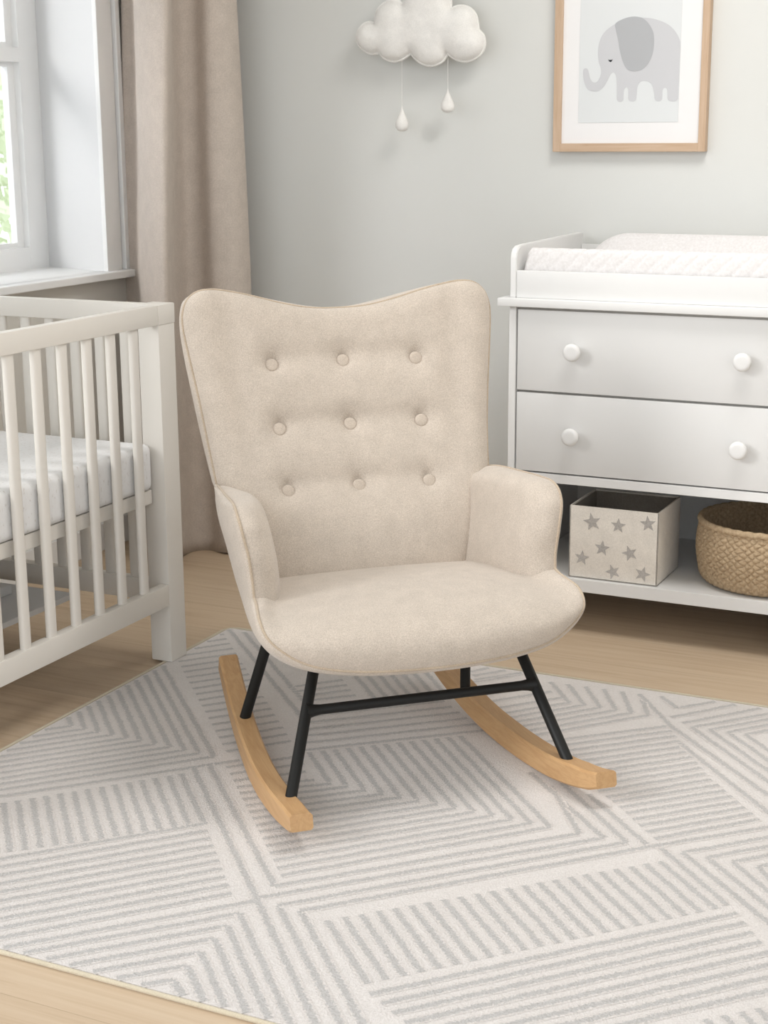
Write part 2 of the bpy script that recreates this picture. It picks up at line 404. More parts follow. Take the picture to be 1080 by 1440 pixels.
el = [(-1.4504,1.4716),(-1.4445,1.4747),(-1.4379,1.4714),(-1.4341,1.4598),(-1.4297,1.4458),(-1.422,1.4364),(-1.412,1.4363),(-1.4048,1.4444),(-1.3992,1.459),(-1.3996,1.4728),(-1.406,1.489),(-1.4091,1.5142),(-1.4073,1.537),(-1.4004,1.5573),(-1.3885,1.5728),(-1.3597,1.5922),(-1.3404,1.6019),(-1.3115,1.6072),(-1.2824,1.604),(-1.2631,1.6019),(-1.239,1.5957),(-1.2148,1.585),(-1.1952,1.5688),(-1.1826,1.5506),(-1.1774,1.5371),(-1.177,1.4678),(-1.1775,1.3957),(-1.1777,1.3866),(-1.1832,1.3821),(-1.2014,1.3824),(-1.2064,1.387),(-1.208,1.4029),(-1.2098,1.4143),(-1.2157,1.418),(-1.2209,1.4136),(-1.2217,1.3963),(-1.2223,1.3873),(-1.2265,1.3828),(-1.2385,1.3829),(-1.2426,1.3876),(-1.2456,1.4058),(-1.2522,1.4264),(-1.2621,1.4348),(-1.2768,1.4373),(-1.2873,1.433),(-1.2932,1.4203),(-1.2949,1.3975),(-1.297,1.3861),(-1.3018,1.3829),(-1.3141,1.384),(-1.3181,1.3887),(-1.3187,1.407),(-1.32,1.4171),(-1.3251,1.4218),(-1.3308,1.4155),(-1.3322,1.3981),(-1.3328,1.3866),(-1.3376,1.3825),(-1.346,1.3826),(-1.3506,1.3868),(-1.3517,1.4076),(-1.353,1.4351),(-1.3555,1.4535),(-1.3632,1.4619),(-1.3714,1.4561),(-1.3822,1.4357),(-1.3917,1.4221),(-1.4039,1.413),(-1.4239,1.4124),(-1.4365,1.4182),(-1.4454,1.4323),(-1.451,1.4555)]
ear = [(-1.3616,1.59),(-1.3404,1.6022),(-1.3115,1.6078),(-1.2872,1.6038),(-1.27,1.5914),(-1.2548,1.5685),(-1.2501,1.5437),(-1.2527,1.5101),(-1.2616,1.4878),(-1.2779,1.47),(-1.2995,1.4633),(-1.3167,1.4655),(-1.3292,1.4758),(-1.3397,1.4988),(-1.3468,1.5217),(-1.3525,1.549),(-1.3591,1.5741)]
def flat(pts, y0, n=None, th=.0004):
    q = [tuple(a) for a in (cr(pts, n, True) if n else pts)]
    o_ = geometry.delaunay_2d_cdt([Vector(a) for a in q], [(i, (i + 1) % len(q)) for i in range(len(q))], [], 1, 1e-7)
    V = [(a[0], y0, a[1]) for a in o_[0]]; F = [tuple(f) for f in o_[2]]; n_ = len(V)
    return V + [(a[0], y0 + th, a[1]) for a in o_[0]], F + [tuple(reversed([i + n_ for i in f])) for f in F] + [(a, b, b + n_, a + n_) for a, b in [tuple(e) for e in o_[1]][:0]]
obj('elephant_print', flat(el, 4.3272, 260), ELE, fr, O)
obj('elephant_ear', flat(ear, 4.3266, 90), EAR, fr, O)
obj('elephant_eye', flat([(-1.379,1.4972),(-1.3765,1.4915),(-1.3724,1.4893),(-1.3685,1.4915),(-1.3664,1.4972),(-1.3700,1.4945),(-1.3724,1.4958),(-1.3752,1.4945)], 4.3266), EYE, fr, O)
# ------------------------------------------------------------------ crib
CX1, CX0, CY1, CY0 = -2.1, -2.8, 3.20, 1.88      # outer faces
O = (-2.45, 2.54, 0)
crib = root('baby_crib', O, 'white wooden slatted baby crib beside the window', 'crib')
def cpart(name, geo, **k): return obj(name, geo, CRIBW, crib, O, **k)
for x0, x1 in ((CX1 - .06, CX1), (CX0, CX0 + .06)):
    for y0, y1 in ((CY1 - .07, CY1), (CY0, CY0 + .07)):
        bm = BX((x0, y0, .0069 if x1 == CX1 else 0), (x1, y1, .858), .003)
        cpart('crib_post', bm, smooth=30)
Z0, Z1 = .857, .905
for x1 in (CX1, CX0 + .026): cpart('top_rail', BX((x1 - .026, CY0 + .066, Z0), (x1, CY1 - .0695, Z1), .003), smooth=30)
for y1 in (CY1, CY0 + .07):
    bm = bmesh.new(); box(bm, (CX0 - .001, y1 - .07, Z0), (CX0 + .0615, y1 + .001, Z1 + .0005), .003)
    box(bm, (CX1 - .0615, y1 - .07, Z0), (CX1 + .0015, y1 + .001, Z1 + .0005), .003)
    box(bm, (CX0 + .05, y1 - .05 if y1 > 3 else y1 - .066, Z0), (CX1 - .05, y1 - .022 if y1 > 3 else y1 - .038, Z1), .003)
    cpart('end_rail', bm, smooth=30)
for x1 in (CX1, CX0 + .026): cpart('bottom_rail', BX((x1 - .026, CY0 + .066, .156), (x1, CY1 - .0695, .211), .003), smooth=30)
for yc in (3.165, 1.915): cpart('bottom_rail', BX((CX0 + .05, yc - .018, .156), (CX1 - .05, yc + .014, .211), .003), smooth=30)
def slat(x, y_, wx, wy):
    ring = []
    for k in range(16):
        a = 2 * pi * (k + .5) / 16; c, s = cos(a), sin(a)
        ring.append((x + wx / 2 * abs(c) ** .7 * (1 if c > 0 else -1), y_ + wy / 2 * abs(s) ** .7 * (1 if s > 0 else -1)))
    V, F = grid([[(a, b, z) for a, b in ring] for z in (.205, .87)], closed_u=True)
    cpart('slat', (V, F), smooth=60)
yy = 3.041
while yy > CY0 + .1:
    slat(CX1 - .013, yy, .017, .029); slat(CX0 + .013, yy, .017, .029); yy -= .0915
for i in range(7):
    x = -2.222 - i * .0755
    slat(x, 3.165, .029, .017); slat(x, 1.925, .029, .017)
bm = BX((-2.165, CY0 + .08, .417), (-2.135, CY1 - .075, .452), .002)
box(bm, (-2.765, CY0 + .08, .417), (-2.735, CY1 - .075, .452), .002)
box(bm, (-2.74, 3.085, .417), (-2.16, 3.12, .452), .002); box(bm, (-2.74, 1.96, .417), (-2.16, 2.0, .452), .002)
for i in range(9): box(bm, (-2.74, 2.07 + i * .115, .432), (-2.16, 2.13 + i * .115, .446), .001)
cpart('mattress_support', bm)
bm = BX((-2.79, 2.2, .150), (-2.37, 3.10, .165), .002)
box(bm, (-2.79, 2.2, .165), (-2.509, 3.03, .19), .004)
SHELF = paint('shelf_white', (226, 227, 228), 0.5, 0.3)
obj('lower_shelf', bm, SHELF, crib, O, label='thin pale shelf board low under the crib')
# mattress in a speckled fitted sheet
SHEET = Mat('speckled_cotton_sheet', 0.95, 0.1)
v = SHEET.coord('Object', (1, 1, .55)); sp = SHEET.noise(v, 150, 1.5, 0.5)
c = SHEET.ramp(sp, [(0.0, (205, 202, 199)), (0.28, (214, 211, 208)), (0.37, (228, 227, 226)), (1, (232, 232, 232))])
SHEET.base(c); SHEET.bump(SHEET.noise(SHEET.coord(), 30, 3), 0.15, 0.004)
O2 = (-2.45, 2.53, .4525)
bm = BX((-2.745, 1.96, .4525), (-2.126, 3.122, .569), .022, 5)
mt = obj('crib_mattress', bm, SHEET, None, O2, smooth=True); tag(mt, 'white speckled crib mattress lying inside the slatted crib', 'mattress')

# ------------------------------------------------------------------ changing dresser
O = (-1.08, 4.06, 0)
dr = root('changing_dresser', O, 'white changing dresser with two drawers and an open bottom shelf', 'dresser')
DX0, DX1, DY0, DY1 = -1.4575, -.68, 3.793, 4.335
def dp(name, geo, m=WHITE, **k): return obj(name, geo, m, dr, O, **k)
for x0 in (DX0, DX1 - .0185): dp('side_panel', BX((x0, DY0, 0), (x0 + .0185, DY1, .864), .001), smooth=30)
dp('back_panel', BX((DX0 + .019, DY1 - .008, .05), (DX1 - .019, DY1, .863)), TRIM)
dp('top_panel', BX((DX0 - .026, 3.772, .865), (DX1 + .026, DY1 + .004, .886), .0025), smooth=30)
dp('middle_shelf', BX((DX0 + .019, DY0, .405), (DX1 - .019, DY1 - .009, .4285), .001))
dp('bottom_shelf', BX((DX0 + .019, DY0 + .001, .117), (DX1 - .019, DY1 - .009, .151), .001))
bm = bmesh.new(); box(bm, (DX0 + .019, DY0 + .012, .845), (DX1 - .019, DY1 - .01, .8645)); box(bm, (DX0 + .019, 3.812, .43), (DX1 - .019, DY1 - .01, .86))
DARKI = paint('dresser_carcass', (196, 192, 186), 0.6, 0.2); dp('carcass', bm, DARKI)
for z0, z1, kz in ((.4325, .6405, .536), (.6470, .8570, .755)):
    d = dp('drawer', BX((DX0 + .023, DY0 + .001, z0), (DX1 - .023, DY0 + .018, z1), .0015), DRW, smooth=30)
    for kx in (-1.277, -.842):
        pr = [(.0001, 3.7935), (.012, 3.7935), (.0105, 3.785), (.0125, 3.777), (.0205, 3.774), (.0228, 3.769), (.0222, 3.763), (.018, 3.759), (.0001, 3.7578)]
        q = cr(pr, 26); V, F = lathe([(a, b) for a, b in q], 28, axis='Y')
        obj('knob', ([(a + kx, b, c + kz) for a, b, c in V], F), WHITE, d, O, smooth=True)
# changing tray on the top
O3 = (-1.08, 4.06, .8862)
tr = root('changing_tray', O3, 'white raised changing tray frame on top of the dresser', 'changing tray')
def side(x0, x1):
    prof = [(3.793, .8862), (3.793, .985), (3.797, 1.0), (3.806, 1.011), (3.82, 1.0165), (3.86, 1.0185), (4.2, 1.0215), (4.325, 1.0225), (4.325, .8862)]
    n = len(prof); V = [(x0, a, b) for a, b in prof] + [(x1, a, b) for a, b in prof]
    F = [tuple(range(n)), tuple(range(2 * n - 1, n - 1, -1))] + [(i, (i + 1) % n, n + (i + 1) % n, n + i) for i in range(n)]
    bm = bmesh.new(); me = bpy.data.meshes.new('t'); me.from_pydata(V, [], F); bm.from_mesh(me)
    bmesh.ops.recalc_face_normals(bm, faces=bm.faces); bmesh.ops.bevel(bm, geom=list(bm.edges), offset=.002, segments=2, affect='EDGES'); return bm
obj('tray_side', side(DX0 + .001, DX0 + .018), WHITE, tr, O3, smooth=40); obj('tray_side', side(DX1 - .018, DX1 - .001), WHITE, tr, O3, smooth=40)
obj('tray_front', BX((DX0 + .0185, 3.7935, .8862), (DX1 - .0185, 3.808, .956), .002), WHITE, tr, O3, smooth=30)
obj('tray_back', BX((DX0 + .0185, 4.31, .8862), (DX1 - .0185, 4.325, .99), .002), WHITE, tr, O3, smooth=30)
# contoured pad with diagonal quilting
QUILT = Mat('quilted_cotton', 0.95, 0.1); v = QUILT.coord('Object')
QUILT.base(QUILT.ramp(QUILT.noise(v, 140, 3), [(0.3, (213, 209, 207)), (0.7, (226, 223, 222))]))
QUILT.bump(QUILT.noise(v, 220, 3), .15, .002)
QUILT.b.inputs['Sheen Weight'].default_value = .2
NX, NY = 260, 110; px0, px1, py0, py1 = -1.434, -.705, 3.812, 4.30
def padh(x, y_):
    t = (y_ - py0) / (py1 - py0)
    edge = lambda d, r: sqrt(max(0, 1 - (1 - min(d / r, 1)) ** 2))
    h = .038 + .086 * math.exp(-((t - .07) / .13) ** 2)
    back = .105 * math.exp(-((t - .82) / .17) ** 2) * edge(max(x - px0 - .05, 0), .12)
    h = h + back
    return h * edge(x - px0, .022) ** .8 * edge(px1 - x, .022) ** .8 * edge(y_ - py0, .02) * edge(py1 - y_, .02)
P = []
zb = .8875
for j in range(NY + 1):
    row = []
    for i in range(NX + 1):
        x = px0 + (px1 - px0) * i / NX; t = j / NY
        t = t ** 1.7 if t < .5 else t     # finer rows near the front
        t = .5 ** 1.7 * (j / NY / .5) if False else t
        y_ = py0 + (py1 - py0) * t
        h = padh(x, y_)
        row.append([x, y_, zb + h])
    P.append(row)
# front face drops to the tray: add rows for the wall, pushed in and out by slanting quilt grooves
front = []
top_i = P[1]
for k in range(40):
    s = k / 40; row = []
    for i in range(NX + 1):
        x, y1_, z1_ = P[6][i]
        zz = zb + (z1_ - zb) * s
        bulge = .012 * (1 - (2 * s - .9) ** 2)
        row.append([x, py0 + .006 - bulge * .7 + max(0, s - .75) ** 2 * .2, zz])
    front.append(row)
P = front + P[6:]
def groove(x, z):
    u = (x - z) / .043
    f = abs((u % 1.0) - .5) * 2
    return -math.exp(-((1 - f) / .15) ** 2) * .0042
V, F = [], []
for j, row in enumerate(P):
    for i, (x, y_, z) in enumerate(row):
        if j < 40:
            y_ -= groove(x, z) * .7
        else:
            g = groove(x, z) * max(0, min(1, (.055 - (y_ - py0)) / .03)); y_ -= g * .7; z = max(z + g * .6, zb)
        row[i] = (x, y_, z)
V, F = grid(P)
padm = obj('changing_pad', (V, F), QUILT, None, (-1.07, 4.05, zb), smooth=True)
tag(padm, 'off-white quilted changing pad lying in the tray on the dresser', 'changing pad')

# ------------------------------------------------------------------ star print storage bin
CANV = fabric('star_bin_canvas', (232, 225, 215), 5, 300, .3, .95, .1); STAR = fabric('star_grey', (184, 179, 174), 9, 260, .2, .95, .05)
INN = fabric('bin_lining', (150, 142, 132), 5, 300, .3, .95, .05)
bx0, bx1, by0, by1, bz0, bz1 = -1.2865, -1.0455, 3.8085, 4.02, .1515, .3475
O4 = ((bx0 + bx1) / 2, (by0 + by1) / 2, bz0)
bn = root('storage_bin', O4, 'square cream fabric bin printed with grey stars on the bottom shelf', 'storage bin')
bm = bmesh.new(); t = .005
for lo, hi in (((bx0, by0, bz0), (bx1, by0 + t, bz1)), ((bx0, by1 - t, bz0), (bx1, by1, bz1)), ((bx0, by0, bz0), (bx0 + t, by1, bz1)), ((bx1 - t, by0, bz0), (bx1, by1, bz1))):
    box(bm, lo, hi, .002, 2)
box(bm, (bx0, by0, bz0), (bx1, by1, bz0 + t), .002)
obj('bin_body', bm, CANV, bn, O4, smooth=40)
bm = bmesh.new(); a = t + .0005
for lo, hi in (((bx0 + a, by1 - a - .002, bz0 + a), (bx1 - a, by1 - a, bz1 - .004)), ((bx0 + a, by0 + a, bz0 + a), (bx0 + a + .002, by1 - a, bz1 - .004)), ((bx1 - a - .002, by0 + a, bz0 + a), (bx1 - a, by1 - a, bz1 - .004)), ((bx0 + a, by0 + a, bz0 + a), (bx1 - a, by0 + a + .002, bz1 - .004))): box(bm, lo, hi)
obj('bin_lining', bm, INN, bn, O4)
rs = random.Random(3)
def starpts(cx_, cz_, r, rot):
    return [(cx_ + (r if k % 2 == 0 else r * .42) * sin(rot + pi * k / 5), cz_ + (r if k % 2 == 0 else r * .42) * cos(rot + pi * k / 5)) for k in range(10)]
for (sx, sz), r in zip([(-1.224,.295),(-1.153,.292),(-1.074,.305),(-1.195,.239),(-1.25,.207),(-1.12,.233),(-1.164,.178),(-1.084,.181)], (.025,.021,.022,.022,.021,.022,.021,.022)):
    V, F = flat(starpts(sx, sz + .012 if sz > .29 else sz, r, rs.uniform(-.4, .4)), by0 - .0006, th=.0005)
    obj('star', (V, F), STAR, bn, O4)
# ------------------------------------------------------------------ jute basket
JUTE = Mat('braided_jute', 0.9, 0.15); v = JUTE.coord('Object')
a = JUTE.noise(v, 150, 3, .7); b = JUTE.noise(v, 35, 3)
JUTE.base(JUTE.mix(JUTE.math('MULTIPLY', b, .4), JUTE.ramp(a, [(.3, (160, 136, 108)), (.7, (203, 181, 150))]), lin((168, 144, 115))))
JUTE.bump(JUTE.noise(v, 420, 2), .5, .002)
bc = (-.79, 3.985, .1515)
H = .165; prof = []
for k in range(122):
    s = k / 121
    if s < .12: a = s / .12 * pi / 2; r = .150 + .036 * sin(a); z = .036 * (1 - cos(a))
    else:
        q = (s - .12) / .88; z = .036 + (H - .036) * q; r = .186 + .008 * sin(q * pi) - .0 * q
    prof.append((r, z))
NT = 720; P = []
def weave(th, z):
    w_ = .08 * sin(th * 23) + .07 * sin(z * 310 + th * 5)
    a_ = th * .19 / .0115 * .5 + z / .0115 * .62 + w_; b_ = th * .19 / .0115 * .5 - z / .0115 * .62 + w_
    fa, fb = a_ - math.floor(a_), b_ - math.floor(b_)
    if (math.floor(a_) + math.floor(b_)) % 2: fa, fb = fb, fa
    return (1 - abs(2 * fa - 1) ** 3) * (1 - .75 * abs(2 * fb - 1) ** 3)

for r, z in prof:
    row = []
    rowi = z / .0135; ri = int(rowi); fz = rowi - ri
    for i in range(NT):
        th = 2 * pi * i / NT
        h = weave(th, z)
        rr = r - .003 + .0055 * h
        row.append((rr * cos(th), rr * sin(th), z))
    P.append(row)
V, F = grid(P, closed_u=True)
bk = root('jute_basket', bc, 'round braided jute basket on the bottom shelf beside the star bin', 'basket')
obj('basket_wall', (V, F), JUTE, bk, smooth=True)
P = []
for r, z in [(.001, .006), (.10, .006), (.150, .008), (.176, .030), (.178, .08), (.179, .12), (.180, H)]:
    P.append([(r * cos(2 * pi * i / 200), r * sin(2 * pi * i / 200), z) for i in range(200)])
V, F = grid(P, closed_u=True)
JIN = JUTE
P2 = []
for q in range(60):
    s = q / 59; z = .02 + (H - .02) * s
    rowi = z / .0135; ri = int(rowi); fz = rowi - ri; row = []
    for i in range(360):
        th = 2 * pi * i / 360; rr = .179 + .003 - .005 * weave(th, z)
        row.append((rr * cos(th), rr * sin(th), z))
    P2.append(row)
Va, Fa = grid(P2, closed_u=True); n0 = len(V)
Vb, Fb = V[:], F[:]
obj('basket_lining', (Va + [(r * cos(2 * pi * i / 200), r * sin(2 * pi * i / 200), z) for r, z in ((.001, .008), (.182, .021)) for i in range(200)], Fa + [(len(Va) + i, len(Va) + (i + 1) % 200, len(Va) + 200 + (i + 1) % 200, len(Va) + 200 + i) for i in range(200)]), JUTE, bk, smooth=True)
V, F = tube([(.1855 * cos(a), .1855 * sin(a), H + .001 * sin(a * 40)) for a in np.linspace(0, 2 * pi, 200, endpoint=False)], .0085, 12, closed=True)
obj('basket_rim', (V, F), JUTE, bk, smooth=True)

# ------------------------------------------------------------------ rug
RX0, RX1, RY0, RY1 = -2.122, -.2, 1.805, 3.443
O5 = ((RX0 + RX1) / 2, (RY0 + RY1) / 2, 0)
rg = root('area_rug', O5, 'cream rug with grey line pattern under the rocking chair', 'rug')
obj('rug_pile', BX((RX0 + .006, RY0 + .006, .001), (RX1 - .006, RY1 - .006, .0062), .002), RUG, rg, O5)
rp = [(RX0, RY0), (RX1, RY0), (RX1, RY1), (RX0, RY1)]
path = []
for i in range(4):
    a, b = Vector(rp[i]), Vector(rp[(i + 1) % 4]); d = (b - a).normalized()
    path += [tuple(a + d * .03), tuple(b - d * .03)]; c_ = Vector(rp[(i + 1) % 4]); e = (Vector(rp[(i + 2) % 4]) - c_).normalized()
    path.append(tuple(c_ - d * .009 + e * .009))
obj('rug_binding', tube([(a, b, .0042) for a, b in path], .0042, 10, closed=True), EDGE, rg, O5, smooth=True)
SEGS = [(-2.108,2.184,-1.681,2.651),(-1.681,2.651,-2.108,3.101),(-2.108,2.228,-1.72,2.653),(-1.72,2.653,-2.108,3.062),(-2.108,2.272,-1.758,2.655),(-1.758,2.655,-2.108,3.023),(-2.108,2.316,-1.797,2.656),(-1.797,2.656,-2.108,2.983),(-2.108,2.36,-1.836,2.658),(-1.836,2.658,-2.108,2.944),(-2.108,2.404,-1.875,2.66),(-1.875,2.66,-2.108,2.905),(-2.108,2.448,-1.913,2.661),(-1.913,2.661,-2.108,2.866),(-2.108,2.492,-1.952,2.663),(-1.952,2.663,-2.108,2.827),(-2.108,2.536,-1.991,2.665),(-1.991,2.665,-2.108,2.788),(-2.108,2.581,-2.029,2.667),(-2.029,2.667,-2.108,2.749),(-2.108,2.625,-2.068,2.668),(-2.068,2.668,-2.108,2.71),(-2.108,2.141,-1.621,2.657),(-1.938,2.271,-1.785,2.101),(-1.919,2.292,-1.765,2.12),(-1.9,2.313,-1.745,2.14),(-1.882,2.334,-1.724,2.159),(-1.863,2.355,-1.704,2.179),(-1.844,2.376,-1.684,2.198),(-1.826,2.397,-1.663,2.218),(-1.807,2.418,-1.643,2.238),(-1.788,2.439,-1.623,2.257),(-1.769,2.46,-1.602,2.277),(-1.751,2.481,-1.582,2.296),(-1.732,2.502,-1.562,2.316),(-1.713,2.523,-1.541,2.335),(-1.695,2.544,-1.521,2.355),(-2.026,2.175,-1.869,1.995),(-2.009,2.194,-1.853,2.017),(-1.991,2.213,-1.837,2.038),(-1.973,2.233,-1.822,2.06),(-1.956,2.252,-1.806,2.081),(-1.69,2.583,-1.278,2.137),(-1.278,2.137,-0.984,1.815),(-1.671,2.613,-1.272,2.19),(-1.272,2.19,-0.852,2.619),(-0.852,2.619,-0.975,2.807),(-0.891,1.815,-1.187,2.129),(-1.187,2.129,-0.717,2.618),(-0.934,1.815,-1.231,2.13),(-1.231,2.13,-0.759,2.621),(-0.759,2.621,-0.96,2.83),(-1.278,2.137,-0.804,2.621),(-0.804,2.621,-1.038,2.854),(-1.554,2.533,-1.427,2.631),(-1.533,2.509,-1.387,2.63),(-1.512,2.486,-1.348,2.63),(-1.491,2.463,-1.308,2.629),(-1.47,2.44,-1.268,2.628),(-1.449,2.416,-1.228,2.628),(-1.428,2.393,-1.189,2.627),(-1.407,2.37,-1.149,2.627),(-1.386,2.346,-1.109,2.626),(-1.365,2.323,-1.069,2.625),(-1.344,2.3,-1.03,2.625),(-1.323,2.277,-0.99,2.624),(-1.302,2.253,-0.95,2.624),(-1.281,2.23,-0.911,2.623),(-1.394,2.634,-1.507,2.757),(-1.354,2.633,-1.485,2.776),(-1.314,2.632,-1.464,2.794),(-1.273,2.631,-1.442,2.813),(-1.233,2.63,-1.421,2.831),(-1.193,2.629,-1.399,2.85),(-1.152,2.628,-1.378,2.868),(-1.112,2.628,-1.356,2.887),(-1.072,2.627,-1.334,2.905),(-1.031,2.626,-1.313,2.924),(-0.991,2.625,-1.291,2.942),(-0.951,2.624,-1.27,2.961),(-0.911,2.623,-1.248,2.979),(-1.627,2.612,-1.511,2.734),(-1.602,2.585,-1.488,2.698),(-1.577,2.558,-1.464,2.662),(-2.108,3.374,-2.1,3.382),(-2.108,3.31,-2.073,3.352),(-2.108,3.247,-2.045,3.321),(-2.108,3.184,-2.017,3.29),(-2.089,3.143,-1.989,3.259),(-2.061,3.112,-1.962,3.229),(-2.034,3.082,-1.934,3.198),(-2.006,3.051,-1.906,3.167),(-1.978,3.021,-1.878,3.136),(-1.95,2.99,-1.851,3.106),(-1.922,2.96,-1.823,3.075),(-1.894,2.929,-1.795,3.044),(-1.867,2.899,-1.767,3.013),(-1.839,2.869,-1.739,2.983),(-1.811,2.838,-1.712,2.952),(-1.783,2.808,-1.684,2.921),(-1.755,2.777,-1.656,2.89),(-1.727,2.747,-1.628,2.86),(-1.7,2.716,-1.601,2.829),(-1.672,2.686,-1.573,2.798),(-2.108,3.422,-1.597,2.909),(-2.061,3.42,-1.614,2.975),(-1.745,3.092,-1.65,3.196),(-1.72,3.07,-1.624,3.168),(-1.695,3.048,-1.599,3.14),(-1.67,3.026,-1.573,3.112),(-1.633,3.232,-1.51,3.099),(-1.612,3.252,-1.49,3.118),(-1.591,3.272,-1.47,3.137),(-1.569,3.291,-1.449,3.156),(-1.548,3.311,-1.429,3.175),(-1.527,3.33,-1.409,3.194),(-1.505,3.35,-1.388,3.213),(-1.484,3.37,-1.368,3.232),(-1.63,2.928,-1.366,3.165),(-1.609,2.895,-1.336,3.138),(-1.588,2.861,-1.305,3.112),(-1.568,2.828,-1.275,3.085),(-1.547,2.795,-1.244,3.059),(-1.526,2.761,-1.214,3.032),(-0.893,2.799,-0.719,2.624),(-1.098,3.277,-1.185,3.392),(-1.06,3.276,-1.141,3.394),(-1.022,3.276,-1.097,3.396),(-0.984,3.275,-1.053,3.398),(-0.946,3.274,-1.008,3.399),(-0.908,3.274,-0.964,3.401),(-1.245,3.109,-1.098,3.277),(-1.221,3.092,-1.06,3.276),(-1.197,3.074,-1.022,3.276),(-1.173,3.057,-0.984,3.275),(-1.15,3.039,-0.946,3.274),(-1.126,3.022,-0.908,3.274),(-1.368,3.298,-1.266,3.417),(-1.344,3.256,-1.231,3.388),(-1.321,3.214,-1.195,3.359),(-1.298,3.172,-1.16,3.33),(-1.275,3.13,-1.124,3.301),(-1.388,3.379,-1.358,3.425),(-1.373,3.355,-1.314,3.425),(-1.357,3.33,-1.271,3.425),(-1.093,3.001,-0.849,3.228),(-1.069,2.981,-0.833,3.203),(-1.045,2.961,-0.817,3.178),(-1.022,2.941,-0.801,3.152),(-0.998,2.921,-0.784,3.127),(-0.974,2.901,-0.768,3.102),(-0.95,2.881,-0.752,3.077),(-0.927,2.861,-0.736,3.051),(-0.903,2.841,-0.72,3.026),(-0.879,2.821,-0.704,3.001),(-0.855,2.801,-0.688,2.975),(-0.837,2.786,-0.666,2.954),(-0.817,2.765,-0.648,2.932),(-0.797,2.744,-0.629,2.911),(-0.777,2.722,-0.611,2.89),(-0.757,2.701,-0.593,2.868),(-0.737,2.679,-0.574,2.847),(-0.716,2.658,-0.556,2.825),(-0.717,2.618,-0.215,3.108),(-0.963,3.397,-0.843,3.231),(-0.843,3.231,-0.215,2.588),(-0.807,3.15,-0.215,2.498),(-0.79,3.425,-0.86,3.346),(-0.86,3.346,-0.916,3.407),(-0.743,3.425,-0.856,3.283),(-0.685,3.425,-0.823,3.259),(-0.637,3.425,-0.798,3.242),(-0.798,3.242,-0.386,2.811),(-0.6,3.425,-0.758,3.245),(-0.758,3.245,-0.399,2.866),(-0.564,3.425,-0.718,3.247),(-0.718,3.247,-0.412,2.92),(-0.531,3.425,-0.679,3.25),(-0.679,3.25,-0.427,2.973),(-0.692,2.623,-0.529,2.456),(-0.383,2.895,-0.652,2.622),(-0.652,2.622,-0.311,2.285),(-0.375,2.857,-0.606,2.622),(-0.606,2.622,-0.325,2.339),(-0.369,2.821,-0.559,2.623),(-0.559,2.623,-0.34,2.391),(-0.369,2.79,-0.513,2.623),(-0.513,2.623,-0.371,2.43),(-1.13,2.119,-0.978,1.967),(-1.109,2.141,-0.957,1.99),(-1.087,2.162,-0.936,2.012),(-1.066,2.184,-0.916,2.034),(-1.044,2.205,-0.895,2.056),(-1.023,2.227,-0.874,2.079),(-1.002,2.248,-0.854,2.101),(-0.98,2.27,-0.833,2.123),(-0.959,2.291,-0.812,2.146),(-0.937,2.313,-0.792,2.168),(-0.916,2.334,-0.771,2.19),(-0.895,2.356,-0.75,2.212),(-0.873,2.377,-0.73,2.235),(-0.852,2.399,-0.709,2.257),(-0.83,2.42,-0.689,2.279),(-0.809,2.442,-0.668,2.302),(-0.788,2.463,-0.647,2.324),(-0.766,2.484,-0.627,2.346),(-0.745,2.506,-0.606,2.368),(-0.723,2.527,-0.585,2.391),(-0.702,2.549,-0.565,2.413),(-0.681,2.57,-0.544,2.435),(-1.529,1.815,-1.277,2.078),(-1.277,2.078,-1.032,1.815),(-1.483,1.815,-1.274,2.032),(-1.274,2.032,-1.07,1.815),(-1.437,1.815,-1.271,1.986),(-1.271,1.986,-1.108,1.815),(-1.391,1.815,-1.268,1.939),(-1.268,1.939,-1.146,1.815),(-1.345,1.815,-1.265,1.893),(-1.265,1.893,-1.184,1.815),(-1.299,1.815,-1.262,1.847),(-1.262,1.847,-1.222,1.815),(-1.569,1.815,-1.277,2.126),(-1.985,1.847,-1.521,2.358),(-1.962,1.823,-1.5,2.333),(-1.925,1.815,-1.478,2.308),(-1.881,1.815,-1.456,2.284),(-1.837,1.815,-1.435,2.259),(-1.792,1.815,-1.413,2.234),(-1.748,1.815,-1.392,2.209),(-1.704,1.815,-1.37,2.184),(-1.66,1.815,-1.348,2.16),(-1.615,1.815,-1.327,2.135),(-0.962,1.94,-0.507,2.436),(-0.934,1.924,-0.488,2.409),(-0.907,1.907,-0.469,2.382),(-0.879,1.891,-0.449,2.356),(-0.852,1.874,-0.43,2.329),(-0.824,1.858,-0.41,2.303),(-0.797,1.841,-0.391,2.276),(-0.77,1.825,-0.372,2.249),(-0.476,2.09,-0.408,2.023),(-0.454,2.111,-0.387,2.043),(-0.432,2.132,-0.365,2.063),(-0.411,2.153,-0.344,2.083),(-0.389,2.174,-0.322,2.103)]
V, F, UV = [], [], []
W2 = .0105
for a, b, c_, d in SEGS:
    p0, p1 = Vector((a, b)), Vector((c_, d)); L = (p1 - p0).length; t = (p1 - p0) / L; n = Vector((-t.y, t.x)) * W2
    k = max(1, int(L / .03)); n0 = len(V)
    for i in range(k + 1):
        q = p0 + t * (L * i / k); wob = n * .05 * sin(i * 1.7 + a * 40)
        for s in (-1, 1): V.append((q.x + s * n.x + wob.x, q.y + s * n.y + wob.y, .00665 + .0001 * (len(V) % 7) / 7))
    for i in range(k): F.append((n0 + 2 * i, n0 + 2 * i + 2, n0 + 2 * i + 3, n0 + 2 * i + 1)); UV.append(i)
st = obj('rug_stripes', (V, F), RUGG, rg, O5)
me = st.data; uvl = me.uv_layers.new(name='UVMap')
